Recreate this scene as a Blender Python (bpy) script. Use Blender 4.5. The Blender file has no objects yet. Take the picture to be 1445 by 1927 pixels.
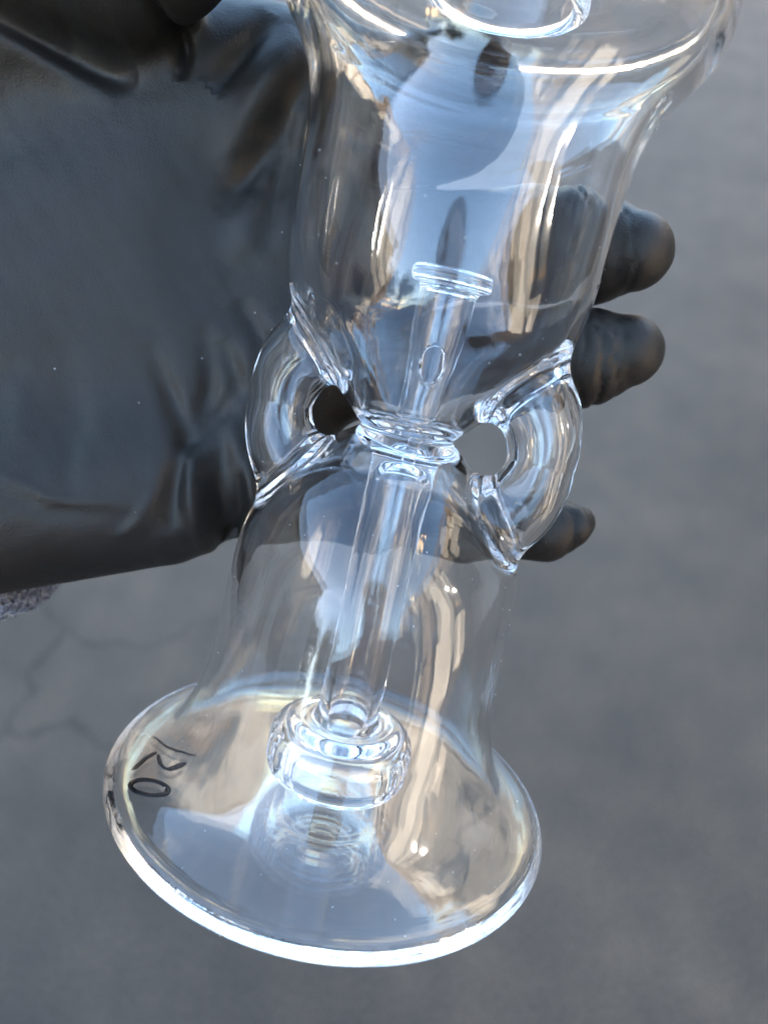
import bpy, math, random
import numpy as np
from mathutils import Matrix, Vector
rng = random.Random(7)
SC = bpy.context.scene
COL = SC.collection

# ------------------------------------------------------------------ camera
R = 0.042                      # foot radius of the glass pipe in metres (the working unit below)
FPX = 1391.0                   # focal length in pixels of the 1445x1927 photograph (26 mm equivalent)
PITCH = math.radians(45)
CAM = Vector((0.0, 0.0, 1.42))
FWD = Vector((0, math.cos(PITCH), -math.sin(PITCH)))
DOWN = Vector((0, -math.sin(PITCH), -math.cos(PITCH)))
RIGHT = Vector((1, 0, 0))
# frame of the held things: x right, y down, z away from the camera, unit R
HOLD = Matrix(((RIGHT.x, DOWN.x, FWD.x, CAM.x), (RIGHT.y, DOWN.y, FWD.y, CAM.y), (RIGHT.z, DOWN.z, FWD.z, CAM.z), (0, 0, 0, 1)))
cd = bpy.data.cameras.new("camera")
cam = bpy.data.objects.new("camera", cd)
COL.objects.link(cam)
cam.matrix_world = Matrix(((RIGHT.x, -DOWN.x, -FWD.x, CAM.x), (RIGHT.y, -DOWN.y, -FWD.y, CAM.y), (RIGHT.z, -DOWN.z, -FWD.z, CAM.z), (0, 0, 0, 1)))
cd.sensor_fit = 'VERTICAL'
cd.sensor_height = 36.0
cd.lens = 36.0 * FPX / 1927.0
cd.clip_start = 0.005
cd.clip_end = 500
cd.dof.use_dof = True
cd.dof.focus_distance = 3.02 * R
cd.dof.aperture_fstop = 13.0
SC.camera = cam

# ------------------------------------------------------------------ sky, sun, exposure
SUN_EL = math.radians(13)
SUN_AZ = math.radians(-115)       # measured from +Y towards +X: the sun stands low on the left
w = bpy.data.worlds.new("World"); SC.world = w
w.use_nodes = True
nt = w.node_tree
sky = nt.nodes.new("ShaderNodeTexSky")
sky.sky_type = 'NISHITA'; sky.sun_disc = False
sky.sun_elevation = SUN_EL
sky.sun_rotation = SUN_AZ
sky.air_density = 1.0; sky.dust_density = 0.4; sky.ozone_density = 3.2
bg = nt.nodes["Background"]; bg.inputs["Strength"].default_value = 0.12
wb = nt.nodes.new("ShaderNodeMix"); wb.data_type = 'RGBA'; wb.blend_type = 'MULTIPLY'; wb.inputs[0].default_value = 1.0
wb.inputs[7].default_value = (1.16, 1.0, 0.87, 1)      # the camera's white balance for open shade
nt.links.new(sky.outputs[0], wb.inputs[6]); nt.links.new(wb.outputs[2], bg.inputs["Color"])
sd = bpy.data.lights.new("sun", 'SUN'); sd.energy = 3.0; sd.angle = math.radians(0.5); sd.color = (1.0, 0.90, 0.75)
sun = bpy.data.objects.new("sun", sd); COL.objects.link(sun)
sdir = Vector((math.sin(SUN_AZ) * math.cos(SUN_EL), math.cos(SUN_AZ) * math.cos(SUN_EL), math.sin(SUN_EL)))
sun.rotation_euler = sdir.to_track_quat('Z', 'Y').to_euler()
sun.location = (-20, 0, 20)
SC.view_settings.view_transform = 'Standard'; SC.view_settings.look = 'None'
SC.view_settings.exposure = 4.0
SC.view_settings.gamma = 1.0
SC.cycles.max_bounces = 96; SC.cycles.transmission_bounces = 96; SC.cycles.glossy_bounces = 64
SC.cycles.diffuse_bounces = 4; SC.cycles.transparent_max_bounces = 16
SC.cycles.caustics_refractive = True; SC.cycles.caustics_reflective = True
SC.cycles.sample_clamp_indirect = 12.0
SC.cycles.use_denoising = True
SC.cycles.use_adaptive_sampling = False

# ------------------------------------------------------------------ material helpers
def mat(name, col=(.5, .5, .5), rough=.5, spec=.5):
    m = bpy.data.materials.new(name); m.use_nodes = True
    b = m.node_tree.nodes["Principled BSDF"]
    b.inputs["Base Color"].default_value = (*col, 1); b.inputs["Roughness"].default_value = rough
    b.inputs["Specular IOR Level"].default_value = spec
    return m, m.node_tree, b
def node(t, kind, **kw):
    n = t.nodes.new(kind)
    for k, v in kw.items():
        if k in n.inputs: n.inputs[k].default_value = v
        else: setattr(n, k, v)
    return n
def ramp(t, src, stops):
    r = t.nodes.new("ShaderNodeValToRGB")
    el = r.color_ramp.elements
    while len(el) < len(stops): el.new(.5)
    for e, (p, c) in zip(el, stops):
        e.position = p; e.color = (*c, 1) if len(c) == 3 else c
    t.links.new(src, r.inputs[0]); return r.outputs[0]
def mixc(t, fac, a, b, mode='MIX'):
    m = t.nodes.new("ShaderNodeMix"); m.data_type = 'RGBA'; m.blend_type = mode
    for s, v in ((0, fac), (6, a), (7, b)):
        if hasattr(v, "is_linked"): t.links.new(v, m.inputs[s])
        else: m.inputs[s].default_value = v if s == 0 else (*v, 1)
    return m.outputs[2]

# glass: clear borosilicate
GLASS, t, b = mat("clear_glass", (1, 1, 1), 0.0)
b.inputs["Transmission Weight"].default_value = 1.0
b.inputs["IOR"].default_value = 1.474

def glass_relief(m, amp, zscale, rscale, ascale, rim):
    """Faint drawn striations of hand-worked glass (and finer rings near the rim of the foot)."""
    t = m.node_tree; b = t.nodes["Principled BSDF"]
    tc = node(t, "ShaderNodeTexCoord"); sp = node(t, "ShaderNodeSeparateXYZ"); t.links.new(tc.outputs["Object"], sp.inputs[0])
    def mth(op, a, c=None):
        n = node(t, "ShaderNodeMath", operation=op)
        for i, q in enumerate((a, c)):
            if q is None: continue
            if hasattr(q, "is_linked"): t.links.new(q, n.inputs[i])
            else: n.inputs[i].default_value = q
        return n.outputs[0]
    rad = mth('SQRT', mth('ADD', mth('MULTIPLY', sp.outputs[0], sp.outputs[0]), mth('MULTIPLY', sp.outputs[1], sp.outputs[1])))
    ang = mth('ARCTAN2', sp.outputs[1], sp.outputs[0])
    cb = node(t, "ShaderNodeCombineXYZ")
    t.links.new(mth('MULTIPLY', rad, rscale), cb.inputs[0]); t.links.new(mth('MULTIPLY', sp.outputs[2], zscale), cb.inputs[1]); t.links.new(mth('MULTIPLY', ang, ascale), cb.inputs[2])
    n = node(t, "ShaderNodeTexNoise", Scale=1.0, Detail=2.0); t.links.new(cb.outputs[0], n.inputs["Vector"])
    h = n.outputs[0]
    if rim: h = mth('MULTIPLY', h, ramp(t, mth('DIVIDE', rad, R), [(.90, (0, 0, 0)), (.955, (1, 1, 1))]))
    bp = node(t, "ShaderNodeBump", Strength=1.0, Distance=amp); t.links.new(h, bp.inputs["Height"]); t.links.new(bp.outputs[0], b.inputs["Normal"])
glass_relief(GLASS, .000016, 60.0, 200.0, 9.0, False)
FOOT_GLASS, t, b = mat("clear_foot_glass", (1, 1, 1), 0.0)
b.inputs["Transmission Weight"].default_value = 1.0; b.inputs["IOR"].default_value = 1.474
glass_relief(FOOT_GLASS, .00022, 1300.0, 1300.0, 1.6, True)

# black nitrile rubber
GLOVE, t, b = mat("black_nitrile", (.0135, .0118, .0100), .46, .45)
b.inputs["Specular Tint"].default_value = (1.0, .87, .74, 1)
tc = node(t, "ShaderNodeTexCoord")
n1 = node(t, "ShaderNodeTexNoise", Scale=2600.0, Detail=2.0); t.links.new(tc.outputs["Object"], n1.inputs["Vector"])
n2 = node(t, "ShaderNodeTexNoise", Scale=130.0, Detail=6.0); t.links.new(tc.outputs["Object"], n2.inputs["Vector"])
bp = node(t, "ShaderNodeBump", Strength=.30, Distance=.0003); t.links.new(n1.outputs[0], bp.inputs["Height"])
bp2 = node(t, "ShaderNodeBump", Strength=.12, Distance=.003); t.links.new(n2.outputs[0], bp2.inputs["Height"]); t.links.new(bp.outputs[0], bp2.inputs["Normal"])
t.links.new(bp2.outputs[0], b.inputs["Normal"])
vd = node(t, "ShaderNodeTexVoronoi", Scale=330.0); t.links.new(tc.outputs["Object"], vd.inputs["Vector"])
dm = ramp(t, vd.outputs["Distance"], [(.05, (1, 1, 1)), (.075, (0, 0, 0))])
ds = ramp(t, vd.outputs["Color"], [(.86, (0, 0, 0)), (.88, (1, 1, 1))])
dust = mixc(t, 1.0, dm, ds, 'MULTIPLY')
t.links.new(mixc(t, dust, (.0135, .0118, .0100), (.25, .24, .23)), b.inputs["Base Color"])
t.links.new(ramp(t, n2.outputs[0], [(.3, (.46, .46, .46)), (.7, (.56, .56, .56))]), b.inputs["Roughness"])

FLEECE, t, b = mat("grey_fleece", (.09, .085, .095), .95, .2)
b.inputs["Sheen Weight"].default_value = .6
tc = node(t, "ShaderNodeTexCoord")
n1 = node(t, "ShaderNodeTexNoise", Scale=900.0, Detail=4.0); t.links.new(tc.outputs["Object"], n1.inputs["Vector"])
t.links.new(ramp(t, n1.outputs[0], [(.35, (.03, .028, .034)), (.65, (.22, .21, .235))]), b.inputs["Base Color"])
INK, t, b = mat("black_ink", (.012, .009, .012), .5)

# asphalt
ASPH, t, b = mat("asphalt", (.1, .1, .1), .78, .4)
tc = node(t, "ShaderNodeTexCoord")
n1 = node(t, "ShaderNodeTexNoise", Scale=2.2, Detail=5.0, Roughness=.6); t.links.new(tc.outputs["Object"], n1.inputs["Vector"])
n2 = node(t, "ShaderNodeTexNoise", Scale=160.0, Detail=3.0); t.links.new(tc.outputs["Object"], n2.inputs["Vector"])
n3 = node(t, "ShaderNodeTexNoise", Scale=9.0, Detail=4.0); t.links.new(tc.outputs["Object"], n3.inputs["Vector"])
c1 = ramp(t, n1.outputs[0], [(.3, (.088, .0635, .043)), (.7, (.130, .0925, .062))])
c2 = ramp(t, n2.outputs[0], [(.3, (.6, .6, .6)), (.7, (1.35, 1.35, 1.35))])
c3 = ramp(t, n3.outputs[0], [(.35, (.91, .92, .94)), (.65, (1.07, 1.06, 1.05))])
cc = mixc(t, 1.0, mixc(t, 1.0, c1, c2, 'MULTIPLY'), c3, 'MULTIPLY')
nv = node(t, "ShaderNodeTexNoise", Scale=3.1, Detail=4.0); t.links.new(tc.outputs["Object"], nv.inputs["Vector"])
vv = mixc(t, .45, (0, 0, 0), nv.outputs["Color"])
mp = node(t, "ShaderNodeVectorMath", operation='ADD'); t.links.new(tc.outputs["Object"], mp.inputs[0]); t.links.new(vv, mp.inputs[1])
vo = node(t, "ShaderNodeTexVoronoi", Scale=1.3, feature='DISTANCE_TO_EDGE'); t.links.new(mp.outputs[0], vo.inputs["Vector"])
ck = ramp(t, vo.outputs[0], [(.0, (.66, .66, .68)), (.013, (1, 1, 1))])
dc = node(t, "ShaderNodeVectorMath", operation='DISTANCE'); dc.inputs[1].default_value = (-.58, 1.12, .22); t.links.new(mp.outputs[0], dc.inputs[0])
msk = ramp(t, dc.outputs["Value"], [(.35, (1, 1, 1)), (.62, (0, 0, 0))])
cc = mixc(t, 1.0, cc, mixc(t, msk, (1, 1, 1), ck), 'MULTIPLY')
sep = node(t, "ShaderNodeVectorMath", operation='DISTANCE'); sep.inputs[1].default_value = (-.35, .05, 0)   # shade around the photographer's feet, painted into the colour as a darker patch
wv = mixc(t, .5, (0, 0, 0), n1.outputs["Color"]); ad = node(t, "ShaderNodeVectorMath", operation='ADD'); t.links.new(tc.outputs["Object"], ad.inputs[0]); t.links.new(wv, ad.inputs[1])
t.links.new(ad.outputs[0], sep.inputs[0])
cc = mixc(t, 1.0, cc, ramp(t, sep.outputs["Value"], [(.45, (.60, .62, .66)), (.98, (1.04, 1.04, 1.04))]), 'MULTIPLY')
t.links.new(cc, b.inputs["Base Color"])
bp = node(t, "ShaderNodeBump", Strength=.5, Distance=.004); t.links.new(n2.outputs[0], bp.inputs["Height"]); t.links.new(bp.outputs[0], b.inputs["Normal"])

def wall_mat(name, a, c):
    m, t, b = mat(name, a, .85, .3)
    tc = node(t, "ShaderNodeTexCoord")
    n = node(t, "ShaderNodeTexNoise", Scale=1.3, Detail=6.0); t.links.new(tc.outputs["Object"], n.inputs["Vector"])
    t.links.new(ramp(t, n.outputs[0], [(.35, a), (.65, c)]), b.inputs["Base Color"])
    return m
TAN = wall_mat("tan_stucco", (.33, .30, .262), (.43, .39, .34))
GREY = wall_mat("grey_stucco", (.19, .175, .155), (.25, .23, .205))
TRIM = wall_mat("brown_trim", (.12, .09, .065), (.16, .12, .09))
LEAF, t, b = mat("leaf", (.06, .09, .03), .6)
BARK, t, b = mat("bark", (.09, .07, .05), .9)
DARK, t, b = mat("window_glass", (.02, .025, .03), .08)
CLOTH, t, b = mat("brown_cloth", (.12, .045, .03), .9, .2)
DARKCLOTH, t, b = mat("dark_trousers", (.03, .03, .034), .9, .2)

# ------------------------------------------------------------------ geometry helpers
def link(name, me, m, parent=None):
    o = bpy.data.objects.new(name, me); COL.objects.link(o)
    if m: me.materials.append(m)
    if parent: o.parent = parent
    return o
def empty(name, mw, label, cat):
    o = bpy.data.objects.new(name, None); COL.objects.link(o); o.matrix_world = mw
    o.empty_display_size = .01; o["label"] = label; o["category"] = cat
    return o
def mesh_from(name, v, f, normals=None):
    me = bpy.data.meshes.new(name)
    v = np.asarray(v, np.float32); f = np.asarray(f, np.int32)
    k = f.shape[1]
    me.vertices.add(len(v)); me.vertices.foreach_set("co", v.ravel())
    me.loops.add(f.size); me.loops.foreach_set("vertex_index", f.ravel())
    me.polygons.add(len(f)); me.polygons.foreach_set("loop_start", np.arange(0, f.size, k, dtype=np.int32))
    me.update(calc_edges=True)
    me.shade_smooth()
    if normals is not None: me.normals_split_custom_set_from_vertices(np.asarray(normals, np.float32))
    return me

def surface_nets(fn, lo, hi, h, newton=3, chunk=600000):
    """Polygonise fn(p)=0 on a grid, pull the vertices onto the surface, return verts, quads, normals."""
    lo = np.array(lo, float); n = np.ceil((np.array(hi) - lo) / h).astype(int) + 1
    F = np.empty(n, np.float32)
    ys, zs = np.meshgrid(lo[1] + h * np.arange(n[1]), lo[2] + h * np.arange(n[2]), indexing='ij')
    step = max(1, chunk // ys.size)
    for i in range(0, n[0], step):
        xs = lo[0] + h * np.arange(i, min(n[0], i + step))
        P = np.empty((len(xs),) + ys.shape + (3,))
        P[..., 0] = xs[:, None, None]; P[..., 1] = ys; P[..., 2] = zs
        F[i:i + len(xs)] = fn(P.reshape(-1, 3), False).reshape(len(xs), *ys.shape)
    S = F < 0
    c = np.zeros(np.array(S.shape) - 1, np.uint8)
    for dx in (0, 1):
        for dy in (0, 1):
            for dz in (0, 1):
                c += S[dx:S.shape[0] - 1 + dx, dy:S.shape[1] - 1 + dy, dz:S.shape[2] - 1 + dz]
    act = (c > 0) & (c < 8)
    I = np.argwhere(act)
    idx = np.full(act.shape, -1, np.int32); idx[act] = np.arange(len(I))
    acc = np.zeros((len(I), 3)); cnt = np.zeros(len(I))
    cor = [(0, 0, 0), (1, 0, 0), (0, 1, 0), (1, 1, 0), (0, 0, 1), (1, 0, 1), (0, 1, 1), (1, 1, 1)]
    val = [F[I[:, 0] + a, I[:, 1] + b_, I[:, 2] + d] for a, b_, d in cor]
    for i in range(8):
        for ax in range(3):
            if cor[i][ax]: continue
            j = i + (1 << ax)
            m = (val[i] < 0) != (val[j] < 0)
            tt = np.where(m, val[i] / np.where(val[i] - val[j] == 0, 1, val[i] - val[j]), 0)
            p = np.tile(np.array(cor[i], float), (len(I), 1)); p[:, ax] += tt
            acc += p * m[:, None]; cnt += m
    V = lo + h * (I + acc / cnt[:, None])
    Q = []
    for ax in range(3):
        a, b_ = [(1, 2), (2, 0), (0, 1)][ax]
        sl0 = [slice(None)] * 3; sl1 = [slice(None)] * 3
        sl0[ax] = slice(0, -1); sl1[ax] = slice(1, None)
        E0, E1 = S[tuple(sl0)], S[tuple(sl1)]
        for flip, m in ((False, E0 & ~E1), (True, ~E0 & E1)):
            e = np.argwhere(m)
            e = e[(e[:, a] > 0) & (e[:, b_] > 0) & (e[:, a] < S.shape[a] - 1) & (e[:, b_] < S.shape[b_] - 1)]
            q = []
            for da, db in ((1, 1), (0, 1), (0, 0), (1, 0)):
                k = e.copy(); k[:, a] -= da; k[:, b_] -= db
                q.append(idx[k[:, 0], k[:, 1], k[:, 2]])
            q = np.stack(q, 1)
            Q.append(q[:, ::-1] if flip else q)
    Q = np.concatenate(Q)
    def grad(p, e):
        g = np.empty_like(p)
        for k in range(3):
            d = np.zeros(3); d[k] = e
            g[:, k] = (fn(p + d, True) - fn(p - d, True)) / (2 * e)
        return g
    for _ in range(newton):
        g = grad(V, h * .2); f = fn(V, True)
        stp = f[:, None] * g / np.maximum((g * g).sum(1), .2)[:, None]
        ln = np.linalg.norm(stp, axis=1); stp *= np.minimum(1, .8 * h / np.maximum(ln, 1e-9))[:, None]
        V = V - stp
    g = grad(V, h * .3); N = g / np.maximum(np.linalg.norm(g, axis=1), 1e-9)[:, None]
    return V, Q, N

def smin(a, b, k):
    h = np.maximum(k - np.abs(a - b), 0) / k
    return np.minimum(a, b) - h * h * k * .25
def smax(a, b, k): return -smin(-a, -b, k)
def crom(pts, n=14):
    """Catmull-Rom through pts."""
    p = np.array(pts, float); q = np.vstack([2 * p[0] - p[1], p, 2 * p[-1] - p[-2]])
    out = []
    for i in range(1, len(q) - 2):
        for s in np.linspace(0, 1, n, endpoint=False):
            a, b_, c, d = q[i - 1:i + 3]
            out.append(.5 * ((2 * b_) + (c - a) * s + (2 * a - 5 * b_ + 4 * c - d) * s * s + (3 * b_ - a - 3 * c + d) * s ** 3))
    out.append(p[-1]); return np.array(out)
def segdist(P, a, b):
    d = b - a; s = np.clip(((P - a) @ d) / (d @ d), 0, 1)
    return s, np.linalg.norm(P - a - s[:, None] * d, axis=1)
def chain(P, pts, radii, k=0.0):
    """Tapered chain of round cones (distance approximated)."""
    out = None
    for i in range(len(pts) - 1):
        s, d = segdist(P, pts[i], pts[i + 1])
        v = d - (radii[i] + (radii[i + 1] - radii[i]) * s)
        out = v if out is None else (smin(out, v, k) if k else np.minimum(out, v))
    return out

# ------------------------------------------------------------------ ground
g = 120
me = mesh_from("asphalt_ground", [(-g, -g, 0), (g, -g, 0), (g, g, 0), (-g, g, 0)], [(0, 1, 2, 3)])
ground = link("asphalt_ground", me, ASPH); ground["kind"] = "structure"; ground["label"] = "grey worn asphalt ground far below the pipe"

# ------------------------------------------------------------------ surroundings that the glass mirrors
def boxes(name, bl, m, parent=None):
    V = []; Fq = []
    for (x0, y0, z0, x1, y1, z1) in bl:
        o = len(V)
        V += [(x0, y0, z0), (x1, y0, z0), (x1, y1, z0), (x0, y1, z0), (x0, y0, z1), (x1, y0, z1), (x1, y1, z1), (x0, y1, z1)]
        Fq += [[o + i for i in q] for q in ((0, 3, 2, 1), (4, 5, 6, 7), (0, 1, 5, 4), (1, 2, 6, 5), (2, 3, 7, 6), (3, 0, 4, 7))]
    me = mesh_from(name, V, Fq); me.shade_flat()
    return link(name, me, m, parent)
def building(x0, y0, x1, y1, hgt, label, piers, face, stucco=None):
    stucco = stucco or TAN
    r = empty("building", Matrix.Translation((x0, y0, 0)), label, "building")
    W, D = x1 - x0, y1 - y0
    boxes("wall", [(0, 0, 0, W, D, hgt)], stucco, r)
    boxes("roof", [(-.15, -.15, hgt + .003, W + .15, D + .15, hgt + .25)], TRIM, r)
    for k in range(piers):
        if face in 'WE':
            y = D * (k + .5) / piers; x = W if face == 'E' else 0
            boxes("pier", [(x - .2, y - .35, 0.003, x + .25, y + .35, hgt - .01)], TRIM if k % 2 else stucco, r)
            boxes("window", [(x - .03, y + .8, 1.0, x + .03, y + 2.0, 2.3)], DARK, r)
        else:
            x = W * (k + .5) / piers; y = D if face == 'N' else 0
            boxes("pier", [(x - .35, y - .25, 0.003, x + .35, y + .25, hgt - .01)], TRIM if k % 2 else stucco, r)
    return r
building(-16, -4.8, -5, 7, 4.5, "tan stucco building on the left mirrored in the glass", 4, 'E')
building(3.0, -7.5, 9, 2.2, 3.3, "low sunlit tan building close on the right", 8, 'W')
building(14, -2, 24, 24, 8.5, "sunlit tan building beyond the low wall", 5, 'W')
building(-22, 30, 1.5, 38, 6.0, "tan building far in front mirrored in the glass base", 4, 'S')
building(5, 17.5, 17, 26, 4.6, "grey building at the front right mirrored in the glass base", 4, 'S', GREY)
def leafy_tree(x, y, hgt, rad, label):
    r = empty("tree", Matrix.Translation((x, y, 0)), label, "tree"); r["group"] = "trees around the lot"
    n = 9; V = []; Fq = []
    for k, (z, rr) in enumerate(((0, .2), (hgt * .3, .14), (hgt * .75, .05))):
        V += [(rr * math.cos(2 * math.pi * i / n), rr * math.sin(2 * math.pi * i / n), z) for i in range(n)]
    for k in range(2): Fq += [(k * n + i, k * n + (i + 1) % n, (k + 1) * n + (i + 1) % n, (k + 1) * n + i) for i in range(n)]
    link("trunk", mesh_from("trunk", V, Fq), BARK, r)
    V = []; Fq = []
    cl = [Vector((rng.gauss(0, rad * .45), rng.gauss(0, rad * .45), hgt * .62 + rng.gauss(0, hgt * .16))) for _ in range(26)]
    for _ in range(2600):
        p = rng.choice(cl) + Vector((rng.gauss(0, 1), rng.gauss(0, 1), rng.gauss(0, 1))) * rad * .16
        a = Vector((rng.gauss(0, 1), rng.gauss(0, 1), rng.gauss(0, 1))).normalized(); b_ = a.orthogonal().normalized(); sz = .07 * rad
        o = len(V); V += [p - a * sz, p + b_ * sz * .6, p + a * sz, p - b_ * sz * .6]; Fq.append((o, o + 1, o + 2, o + 3))
    link("crown", mesh_from("crown", V, Fq), LEAF, r)
leafy_tree(-2.2, 44, 12.5, 3.6, "dark leafy tree behind the far tan building")
leafy_tree(-2.6, -15, 4.6, 1.8, "leafy tree behind the photographer on the left")
leafy_tree(2.8, -17, 5.6, 2.0, "taller leafy tree behind the photographer on the right")
leafy_tree(-9.0, -13.5, 6.5, 2.4, "broad leafy tree added to cover the sun glow, far behind the left building")  # unseen, added to block the bright sky near the sun
leafy_tree(-12.5, -13.0, 7.0, 2.4, "tall leafy tree added to cover the sun glow past the left building")  # also added out of view to screen the sun's glow

# ------------------------------------------------------------------ the glass pipe
c0 = np.array([-0.258, 1.282, 3.47]); ax = np.array([.206, -.948, -.243]); ax /= np.linalg.norm(ax)
ex = np.array([1.0, 0, 0]); ex -= (ex @ ax) * ax; ex /= np.linalg.norm(ex)
ey = np.cross(ax, ex)            # points away from the camera or to it, see below
PIPE = HOLD @ Matrix.Scale(1, 4) @ Matrix(((ex[0], ey[0], ax[0], c0[0] * R), (ex[1], ey[1], ax[1], c0[1] * R), (ex[2], ey[2], ax[2], c0[2] * R), (0, 0, 0, 1)))
TOCAM = -1.0 if ey[2] > 0 else 1.0    # local y direction that faces the camera

prof = [(0, -.05), (.5, -.05), (.80, -.05), (.895, -.047), (.953, -.032), (.990, -.004), (1.002, .028), (.985, .058), (.92, .090), (.84, .135), (.775, .195), (.728, .275), (.69, .37),
        (.658, .47), (.637, .58), (.625, .7), (.62, .82), (.615, .96), (.606, 1.08), (.589, 1.2), (.561, 1.29), (.517, 1.38), (.455, 1.47), (.37, 1.562), (.28, 1.634), (.212, 1.681), (.186, 1.70),
        (.21, 1.722), (.27, 1.785), (.345, 1.868), (.43, 1.962), (.505, 2.05), (.556, 2.14), (.585, 2.25), (.6, 2.37), (.605, 2.5), (.606, 2.65), (.609, 2.78), (.62, 2.87), (.643, 2.955), (.69, 3.045),
        (.745, 3.12), (.79, 3.195), (.812, 3.275), (.797, 3.36), (.74, 3.415), (.62, 3.445), (.48, 3.47), (.39, 3.52), (.36, 3.6), (.35, 3.75), (.35, 4.0)]
poly = crom(prof, 10); poly = np.vstack([poly, [(0, 4.0)]])
G0, GS = (-.02, -.16), .006
gx = np.arange(G0[0], 1.14, GS); gy = np.arange(G0[1], 4.12, GS)
def poly_sdf(poly):
    X, Y = np.meshgrid(gx, gy, indexing='ij'); P = np.c_[np.abs(X).ravel(), Y.ravel()]
    out = np.full(len(P), 9.0); ins = np.zeros(len(P), bool)
    n = len(poly)
    for i in range(n):
        a, b_ = poly[i], poly[(i + 1) % n]
        if i < n - 1:                       # the closing edge lies on the axis
            d = b_ - a; s = np.clip(((P - a) @ d) / max(d @ d, 1e-12), 0, 1)
            q = P - a - s[:, None] * d
            out = np.minimum(out, (q * q).sum(1))
        cond = (a[1] > P[:, 1]) != (b_[1] > P[:, 1])
        if a[1] != b_[1]:
            xi = (b_[0] - a[0]) * (P[:, 1] - a[1]) / (b_[1] - a[1]) + a[0]
            ins ^= cond & (P[:, 0] < xi)
    d = np.sqrt(np.where(out > 80, 81, out)); d[ins] *= -1
    d = d.reshape(X.shape)
    for _ in range(2):                      # a light blur rounds the kinks
        p = np.pad(d, 1, mode='edge'); d = (p[:-2, 1:-1] + 2 * p[1:-1, 1:-1] + p[2:, 1:-1]) / 4
        p = np.pad(d, 1, mode='edge'); d = (p[1:-1, :-2] + 2 * p[1:-1, 1:-1] + p[1:-1, 2:]) / 4
    return d
SD = poly_sdf(poly)
def samp(rho, z, fine):
    u = np.clip((rho - G0[0]) / GS, 1.001, len(gx) - 3.001); v = np.clip((z - G0[1]) / GS, 1.001, len(gy) - 3.001)
    i = u.astype(int); j = v.astype(int); a = u - i; b_ = v - j
    if not fine:
        return (SD[i, j] * (1 - a) + SD[i + 1, j] * a) * (1 - b_) + (SD[i, j + 1] * (1 - a) + SD[i + 1, j + 1] * a) * b_
    def w4(s):   # cubic B-spline weights: smooth second derivatives
        return ((1 - s) ** 3 / 6, (3 * s ** 3 - 6 * s * s + 4) / 6, (-3 * s ** 3 + 3 * s * s + 3 * s + 1) / 6, s ** 3 / 6)
    wa, wb = w4(a), w4(b_); out = 0
    for k in range(4):
        for l in range(4):
            out = out + wa[k] * wb[l] * SD[i + k - 1, j + l - 1]
    return out
def sstep(x, a, b_):
    s = np.clip((x - a) / (b_ - a), 0, 1); return s * s * (3 - 2 * s)
PHI = math.radians(-14) * TOCAM * -1      # the side tubes: the right one a little nearer
HC, HS = math.cos(PHI), math.sin(PHI)
arc = crom([(.36, 2.04), (.468, 1.93), (.537, 1.82), (.559, 1.70), (.537, 1.58), (.468, 1.47), (.36, 1.36)], 7)
def tube_d(u, v, z):
    Pp = np.c_[np.abs(u), z, v]
    best = np.full(len(Pp), 9.0)
    for i in range(len(arc) - 1):
        s, d = segdist(Pp, np.array([arc[i][0], arc[i][1], 0]), np.array([arc[i + 1][0], arc[i + 1][1], 0]))
        best = np.minimum(best, d)
    return best
def wob(x, y, z, s, seed):
    return np.sin(x * s + seed) * np.sin(y * s * 1.13 + 2 * seed + .7) * np.sin(z * s * .93 + 3 * seed + .3)
def cyl(x, y, z, cx, cy, r, z0, z1):
    q = np.hypot(x - cx, y - cy) - r
    zc = np.abs(z - (z0 + z1) / 2) - (z1 - z0) / 2
    return np.minimum(np.maximum(q, zc), 0) + np.hypot(np.maximum(q, 0), np.maximum(zc, 0))
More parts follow.
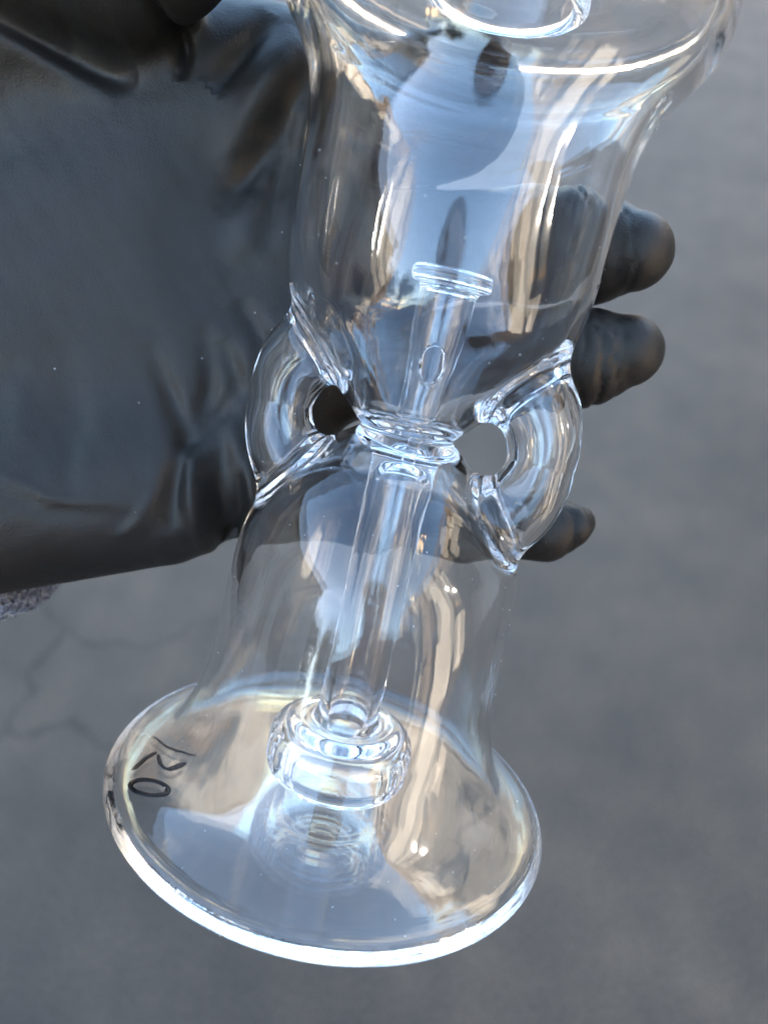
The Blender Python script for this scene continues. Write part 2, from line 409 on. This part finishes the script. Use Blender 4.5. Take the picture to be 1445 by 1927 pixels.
def glass_sdf(P, fine):
    x, y, z = P[:, 0], P[:, 1], P[:, 2]
    rho = np.hypot(x, y)
    body = samp(rho, z, fine)
    u, v = x * HC + y * HS, -x * HS + y * HC
    td = np.full(len(P), 2.0)
    m = (z > 1.0) & (z < 2.4) & (rho < 1.1) & (np.abs(v) < .6)
    if m.any(): td[m] = tube_d(u[m], v[m], z[m])
    wb = wob(x, y, z, 19.0, 1.0) * .004 * np.exp(-(td / .3) ** 2) + wob(x, y, z, 6.0, 2.0) * .0025
    rt = .130 + .044 * sstep(np.abs(z - 1.7), -.10, .36)
    bead = np.hypot(rho - .785, z - 3.375) - .013
    body = smin(body, bead, .05)
    out = smin(body, td - rt, .095)
    wall = .046 - .004 * sstep(rho, .86, .97) * (1 - sstep(z, .2, .5)) + .01 * sstep(np.abs(z - 1.7), .35, .05) + .006 * sstep(z, 3.16, 3.27) * sstep(rho, .55, .66)
    cav = body + wall
    web = np.abs(z - 1.70) - .038                         # the solid disc in the neck
    cav = smax(cav, -web, .07)
    cav = smin(cav, td - rt + .040, .04)
    d = smax(out, -cav, .012)
    nk = np.hypot(rho - .285, np.maximum(3.325 - z, 0)) - .03; nk = np.maximum(nk, z - 3.5)          # the neck tube reaches into the chamber
    d = smin(d, nk, .03)
    # downstem with its bubble foot
    sx = .012 + .004 * z
    stem = np.hypot(x - sx, y) - (.136 + .012 * sstep(z, .46, .34))
    sto = np.maximum(stem, np.maximum(.30 - z, z - 1.72))
    q = np.hypot(x - .012, y)
    pk = cyl(x, y, z, .012, 0, .332 - .115, .065 + .115, .355 - .115) - .115
    ring = np.hypot(q - .205, z - .345) - .026
    pk = smin(pk, ring, .05)
    pko = smin(pk, sto, .05)
    d = smin(d, pko, .07)
    bore = np.maximum(np.hypot(np.hypot(x - sx, y), np.maximum(z - 1.49, 0)) - .091, .25 - z)
    pki = cyl(x, y, z, .012, 0, .295 - .07, .115 + .07, .305 - .07) - .07
    bore = smin(bore, pki, .03)
    ang = np.arctan2(y, x - .012); na = 26; a0 = ang; ang = (ang + math.pi / na) % (2 * math.pi / na) - math.pi / na
    slit = np.maximum(np.maximum(np.abs(ang * q) - .008, np.abs(np.sin(a0)) - .80), np.maximum(np.maximum(np.abs(z - .205) - .065, .25 - q), q - .40))
    bore = smin(bore, slit, .015)
    # upper stem, its cap and the teardrop hole in its wall
    ux = .02 + .045 * (z - 1.7)
    ur = .082 + .032 * sstep(z, 1.85, 2.2)
    us = np.hypot(x - ux, y) - ur
    uso = np.maximum(us, np.maximum(1.70 - z, z - 2.33))
    cap = cyl(x, y, z, .05, 0, .165 - .022, 2.315, 2.335) - .022
    uso = smin(uso, cap, .035)
    d = smin(d, uso, .05)
    ub = np.maximum(us + .025, np.maximum(1.74 - z, z - 2.30))
    thr = np.maximum(np.hypot(x - .03, y) - .024, np.abs(z - 1.67) - .13)
    ub = smin(ub, thr, .02)
    hy = y - TOCAM * .1
    tw = .043 - .12 * (z - 2.0) * (z < 2.0) * -1 * .35
    hole = np.sqrt(((x - .035) / .042) ** 2 + (hy / .06) ** 2 + ((z - 1.99) / .068) ** 2) - 1
    ub = smin(ub, hole * .045, .012)
    d = smax(d, -bore, .012)
    d = smax(d, -ub, .010)
    return d + wb
H = .0135
V, Q, N = surface_nets(glass_sdf, (-1.06, -1.06, -.09), (1.06, 1.06, 4.06), H)
pipe = empty("glass_water_pipe", PIPE, "clear hourglass shaped glass water pipe with two bent side tubes, held by the glove", "glass pipe")
cx = V[Q].mean(1); rho = np.hypot(cx[:, 0], cx[:, 1]); zz = cx[:, 2]
u = cx[:, 0] * HC + cx[:, 1] * HS; v = -cx[:, 0] * HS + cx[:, 1] * HC
td = tube_d(u, v, zz); bd = samp(rho, zz, False)
lab = np.where(zz > 1.70, 1, 0)                                   # 0 lower chamber, 1 upper chamber
lab[(td < .155) & (bd > -.01) & (np.abs(zz - 1.7) < .45)] = 2     # side tubes
lab[(lab == 2) & (u > 0)] = 3
lab[(zz < .14) & (rho > .40)] = 4; lab[zz < .02] = 4              # foot
lab[(rho < .42) & (zz > .02) & (zz <= .375)] = 5                  # bubbler
lab[(rho < .18) & (zz > .375) & (zz < 1.56)] = 6                  # downstem
lab[(rho < .19) & (zz > 1.80) & (zz < 2.29)] = 7                  # inner tube
lab[(rho < .26) & (zz >= 2.29) & (zz < 2.42)] = 8                 # cap
lab[zz > 3.46] = 9
for k, nm in enumerate(["lower_chamber", "upper_chamber", "side_tube", "side_tube", "foot", "perforated_puck", "downstem", "inner_tube", "cap_ring", "mouthpiece"]):
    fq = Q[lab == k]
    if not len(fq): continue
    used, inv = np.unique(fq, return_inverse=True)
    o = link(nm, mesh_from(nm, V[used] * R, inv.reshape(fq.shape), N[used]), FOOT_GLASS if nm == 'foot' else GLASS, pipe)

# dust that has settled on the outside of the glass
DUST, t, b = mat("dust", (.6, .58, .55), .9)
rd = np.random.RandomState(5)
cand = np.flatnonzero((glass_sdf(V + N * .03, False) > .02) & (samp(np.hypot(V[:, 0], V[:, 1]), V[:, 2], False) > -.02) & (V[:, 1] * TOCAM > -.2) & (V[:, 2] < 3.3))
pick = rd.choice(cand, 150, replace=False)
Vd = []; Fd = []
tet = np.array([(1, 1, 1), (1, -1, -1), (-1, 1, -1), (-1, -1, 1)], float)
for i in pick:
    sz = rd.uniform(.0012, .0028); q = tet * rd.uniform(.5, 1.2, (1, 3)) @ np.linalg.qr(rd.normal(size=(3, 3)))[0]
    o = len(Vd); Vd += [V[i] + N[i] * sz * .6 + p * sz for p in q]; Fd += [(o, o + 1, o + 2), (o, o + 3, o + 1), (o, o + 2, o + 3), (o + 1, o + 3, o + 2)]
dust = link("dust", mesh_from("dust", np.array(Vd) * R, Fd), DUST, pipe); dust["kind"] = "stuff"

# pen marks on the floor of the foot
def plate(px, py, zt=-.006):
    d = np.array([(px - 722.5) / FPX, (py - 963.5) / FPX, 1.0])
    s = ((c0 + zt * ax) @ ax) / (d @ ax); q = s * d - c0
    return np.array([q @ ex, q @ ey])
def stroke(pts, wd, closed=False):
    p = crom([plate(*q) for q in pts], 8)
    V = []; Fq = []
    tan = np.gradient(p, axis=0); tan /= np.linalg.norm(tan, axis=1)[:, None]
    nr = np.c_[-tan[:, 1], tan[:, 0]]
    for i, q in enumerate(p):
        ww = wd * (1 if closed else min(1, .45 + min(i, len(p) - 1 - i) * .25))
        for s, zt in ((1, -.0035), (-1, -.0035), (-1, -.0062), (1, -.0062)):
            V.append((*(q + nr[i] * ww * s), zt))
    for i in range(len(p) - 1):
        a = 4 * i
        for k in range(4): Fq.append((a + k, a + (k + 1) % 4, a + 4 + (k + 1) % 4, a + 4 + k))
    return V, Fq
marks = [([(287 + 37 * math.cos(a), 1488 + 14 * math.sin(a) + 1.5 * math.cos(a)) for a in np.linspace(.2, .2 + 2 * math.pi, 15)], .0135, True),
         ([(254, 1457), (270, 1444), (286, 1431), (304, 1421)], .011, False),
         ([(295, 1393), (335, 1411), (372, 1419)], .009, False),
         ([(307, 1425), (313, 1443), (327, 1450), (343, 1443), (356, 1434)], .0115, False)]
for pts, wd, cl in marks:
    Vv, Fq = stroke(pts, wd, cl)
    link("pen_mark", mesh_from("pen_mark", np.array(Vv) * R, Fq), INK, pipe)

# ------------------------------------------------------------------ the gloved hand
def at(px, py, z): return np.array([(px - 722.5) / FPX * z, (py - 963.5) / FPX * z, z])
def body_d(P):
    q = P - c0; z = q @ ax; rho = np.linalg.norm(q - z[:, None] * ax, axis=1)
    return samp(rho, z, False)
# folds: polyline in the palm plane, height (+ ridge, - valley), width
ZP = 3.28
folds = [([(512, 20), (450, 105), (395, 165)], -.07, .055), ([(570, 50), (510, 155), (400, 300)], .05, .085), ([(590, 110), (520, 210), (400, 380)], -.05, .055),
         ([(548, 190), (515, 300), (490, 450)], -.03, .05), ([(-40, 60), (90, 100), (195, 142), (265, 150)], -.06, .06), ([(-40, 110), (100, 140), (230, 180)], .035, .07),
         ([(60, 0), (130, 62), (215, 100)], -.045, .06), ([(0, 20), (90, 60), (150, 100)], .03, .06), ([(362, 590), (376, 708), (325, 840)], -.03, .05), ([(262, 630), (325, 800), (335, 860)], -.032, .045),
         ([(440, 700), (375, 790), (332, 850)], -.022, .045), ([(400, 620), (445, 740)], -.025, .05), ([(-10, 875), (77, 925), (125, 943), (260, 950)], .012, .03), ([(0, 905), (90, 955), (260, 975)], -.010, .05),
         ([(285, 915), (248, 987), (200, 1020)], .016, .035), ([(412, 770), (450, 900), (470, 1010)], .04, .05), ([(400, 830), (392, 980), (365, 1085)], -.04, .045),
         ([(335, 820), (312, 930), (300, 1010)], -.04, .045), ([(345, 825), (352, 960), (362, 1080)], .045, .045), ([(440, 830), (428, 950), (395, 1030)], -.035, .04),
         ([(105, 600), (115, 800), (50, 920)], -.014, .08), ([(30, 700), (40, 850)], .012, .06), ([(485, 600), (470, 790)], -.025, .055), ([(430, 540), (510, 660)], -.025, .05),
         ([(155, 740), (130, 860), (135, 950)], -.012, .05), ([(300, 180), (260, 420), (270, 600)], .012, .14), ([(345, 60), (350, 100), (342, 150)], -.05, .03), ([(470, 330), (430, 480)], .02, .07)]
FD = [(crom([at(px, py, ZP)[:2] for px, py in pl], 6), a, wd) for pl, a, wd in folds]
def hand_sdf(P, fine):
    # palm
    W = at(-260, 640, 3.95)
    mc = [at(520, 205, 3.72), at(545, 470, 3.80), at(545, 690, 3.82), at(500, 890, 3.82)]
    d = chain(P, [W, mc[0]], [.78, .40])
    for q, r in zip(mc[1:], (.36, .34, .30)): d = smin(d, chain(P, [W, q], [.74, r]), .25)
    d = smin(d, chain(P, [at(-160, 945, 3.55), at(300, 930, 3.70)], [.51, .36]), .25)
    d = smin(d, chain(P, [W, at(-1100, 900, 4.1)], [.78, .62]), .2)
    # webs between the finger roots
    d = smin(d, chain(P, [mc[0], mc[1], mc[2], mc[3]], [.33, .31, .29, .26]), .15)
    # fingers
    fing = smin(chain(P, [mc[0], at(700, 225, 3.76), at(850, 188, 3.62)], [.37, .36, .36], .05), chain(P, [mc[1], at(790, 470, 3.84), at(1000, 468, 3.68), at(1110, 470, 3.50), at(1192, 472, 3.38)], [.31, .28, .27, .25, .18], .05), .04)
    fing = smin(fing, chain(P, [mc[2], at(770, 685, 3.80), at(960, 676, 3.65), at(1100, 673, 3.50), at(1180, 660, 3.42)], [.30, .26, .235, .222, .16], .05), .04)
    fing = smin(fing, chain(P, [mc[3], at(700, 945, 3.82), at(900, 985, 3.75), at(1030, 994, 3.63), at(1082, 988, 3.58)], [.28, .245, .185, .155, .105], .05), .04)
    d = smin(d, fing, .12)
    # thumb and its ball lie over the palm
    th = smin(chain(P, [at(-300, 300, 3.75), at(20, -125, 3.2), at(215, -85, 3.05)], [.62, .40, .33], .1), chain(P, [at(215, -85, 3.05), at(340, -105, 2.85), at(560, -230, 2.7)], [.33, .24, .23], .05), .06)
    d = smin(d, chain(P, [at(-60, 150, 3.5), at(330, 140, 3.62), mc[0]], [.42, .36, .36]), .2)
    d = smin(d, th, .16)
    # folds in the loose rubber
    near = d < .25
    if near.any():
        p = P[near]; add = np.zeros(len(p))
        for pl, a, wd in FD:
            lo, hi = pl.min(0) - 3 * wd, pl.max(0) + 3 * wd
            k = (p[:, 0] > lo[0]) & (p[:, 0] < hi[0]) & (p[:, 1] > lo[1]) & (p[:, 1] < hi[1]) & (p[:, 2] < 3.75)
            if not k.any(): continue
            pk = p[k][:, :2]; best = np.full(len(pk), 9.0); bs = np.zeros(len(pk))
            for i in range(len(pl) - 1):
                s, dd = segdist(pk, pl[i], pl[i + 1]); mm = dd < best
                best[mm] = dd[mm]; bs[mm] = (i + s[mm]) / (len(pl) - 1)
            tap = np.sin(np.pi * np.clip(bs, 0, 1)) ** .8
            add[k] += a * tap * np.exp(-(best / wd) ** 2)
        x, y, z = p.T
        add += .006 * wob(x, y, z, 4, .4) + .002 * wob(x, y, z, 13, 1.9) + .0012 * wob(x + .3 * y, y - .3 * x, z, 37, .9)
        fx = np.clip((x - .86) / .04, 0, 1) * (z > 3.2)
        for xc, aa, wd in ((.90, .010, .014), (.955, .012, .016), (.985, .007, .011), (1.07, .005, .012)):
            xs = xc + .03 * np.sin(9 * y + 40 * xc) + .015 * np.sin(23 * y)
            add -= fx * aa * np.exp(-((x - xs) / wd) ** 2)
        d[near] -= add
    return smax(d, -(body_d(P) - .012), .04)
Vh, Qh, Nh = surface_nets(hand_sdf, (-2.9, -2.75, 2.1), (1.7, .95, 4.45), .024)
org = at(120, 640, 3.4)
person = empty("person", HOLD @ Matrix.Translation(org * R), "left hand in black rubber glove gripping the glass pipe, grey fleece cuff", "person")
link("glove", mesh_from("glove", (Vh - org) * R, Qh, Nh), GLOVE, person)
def sleeve_sdf(P, fine):
    d = chain(P, [at(-20, 905, 3.9), at(-900, 1180, 3.9)], [.66, .80])
    d = np.maximum(d, P[:, 0] - at(38, 905, 3.9)[0]) - .05
    x, y, z = P.T
    return d + .02 * wob(x, y, z, 70, .3) + .015 * wob(x, y, z, 130, 1.1)
Vs, Qs, Ns = surface_nets(sleeve_sdf, (-3.0, -1.2, 2.9), (-1.5, 1.6, 4.9), .02, 2)
link("sleeve", mesh_from("sleeve", (Vs - org) * R, Qs, Ns), FLEECE, person)
# the photographer's body behind the camera (in metres, world axes): seen only as a dark figure in the glass
JK = lambda *p: np.array(p, float)
def jacket_sdf(P, fine):
    d = chain(P, [JK(0, -.40, 1.28), JK(0, -.39, .86)], [.165, .16])
    d = smin(d, chain(P, [JK(-.18, -.40, 1.33), JK(.18, -.40, 1.33)], [.085, .085]), .08)
    d = smin(d, chain(P, [JK(-.19, -.40, 1.33), JK(-.40, -.12, 1.16), JK(-.16, .03, 1.24)], [.075, .055, .04]), .05)
    d = smin(d, chain(P, [JK(.19, -.40, 1.33), JK(.27, -.40, 1.06), JK(.26, -.32, .80)], [.075, .058, .045]), .05)
    return d
def legs_sdf(P, fine):
    d = chain(P, [JK(-.1, -.37, .87), JK(-.11, -.33, .48), JK(-.12, -.36, .04)], [.12, .09, .07])
    return smin(d, chain(P, [JK(.1, -.37, .87), JK(.11, -.32, .48), JK(.13, -.34, .04)], [.12, .09, .07]), .05)
def head_sdf(P, fine):
    x, y, z = P.T
    d = (np.sqrt((x / .077) ** 2 + ((y + .36) / .098) ** 2 + ((z - 1.60) / .118) ** 2) - 1) * .08
    d = smin(d, chain(P, [JK(0, -.39, 1.38), JK(0, -.37, 1.52)], [.055, .052]), .04)
    return smin(d, chain(P, [JK(0, -.265, 1.61), JK(0, -.245, 1.575)], [.008, .016]), .02)
def hair_sdf(P, fine):
    x, y, z = P.T
    d = (np.sqrt((x / .088) ** 2 + ((y + .375) / .106) ** 2 + ((z - 1.625) / .115) ** 2) - 1) * .09
    d = np.maximum(d, (y + .335) - (z - 1.60) * .9)
    return d + .004 * wob(x, y, z, 90, .2)
PW = person.matrix_world.inverted()
HAIR, t, b = mat("dark_hair", (.03, .02, .015), .5)
SKIN, t, b = mat("skin", (.42, .26, .19), .5)
for nm, fn, lo, hi, m in (("jacket", jacket_sdf, (-.5, -.60, .66), (.5, .12, 1.46), CLOTH), ("trousers", legs_sdf, (-.26, -.54, -.06), (.27, -.2, 1.03), DARKCLOTH), ("head", head_sdf, (-.1, -.5, 1.28), (.1, -.2, 1.74), SKIN), ("hair", hair_sdf, (-.11, -.5, 1.46), (.11, -.22, 1.77), HAIR)):
    Vb, Qb, Nb = surface_nets(fn, lo, hi, .016, 1)
    o = link(nm, mesh_from(nm, Vb, Qb, Nb), m, person); o.matrix_parent_inverse = PW
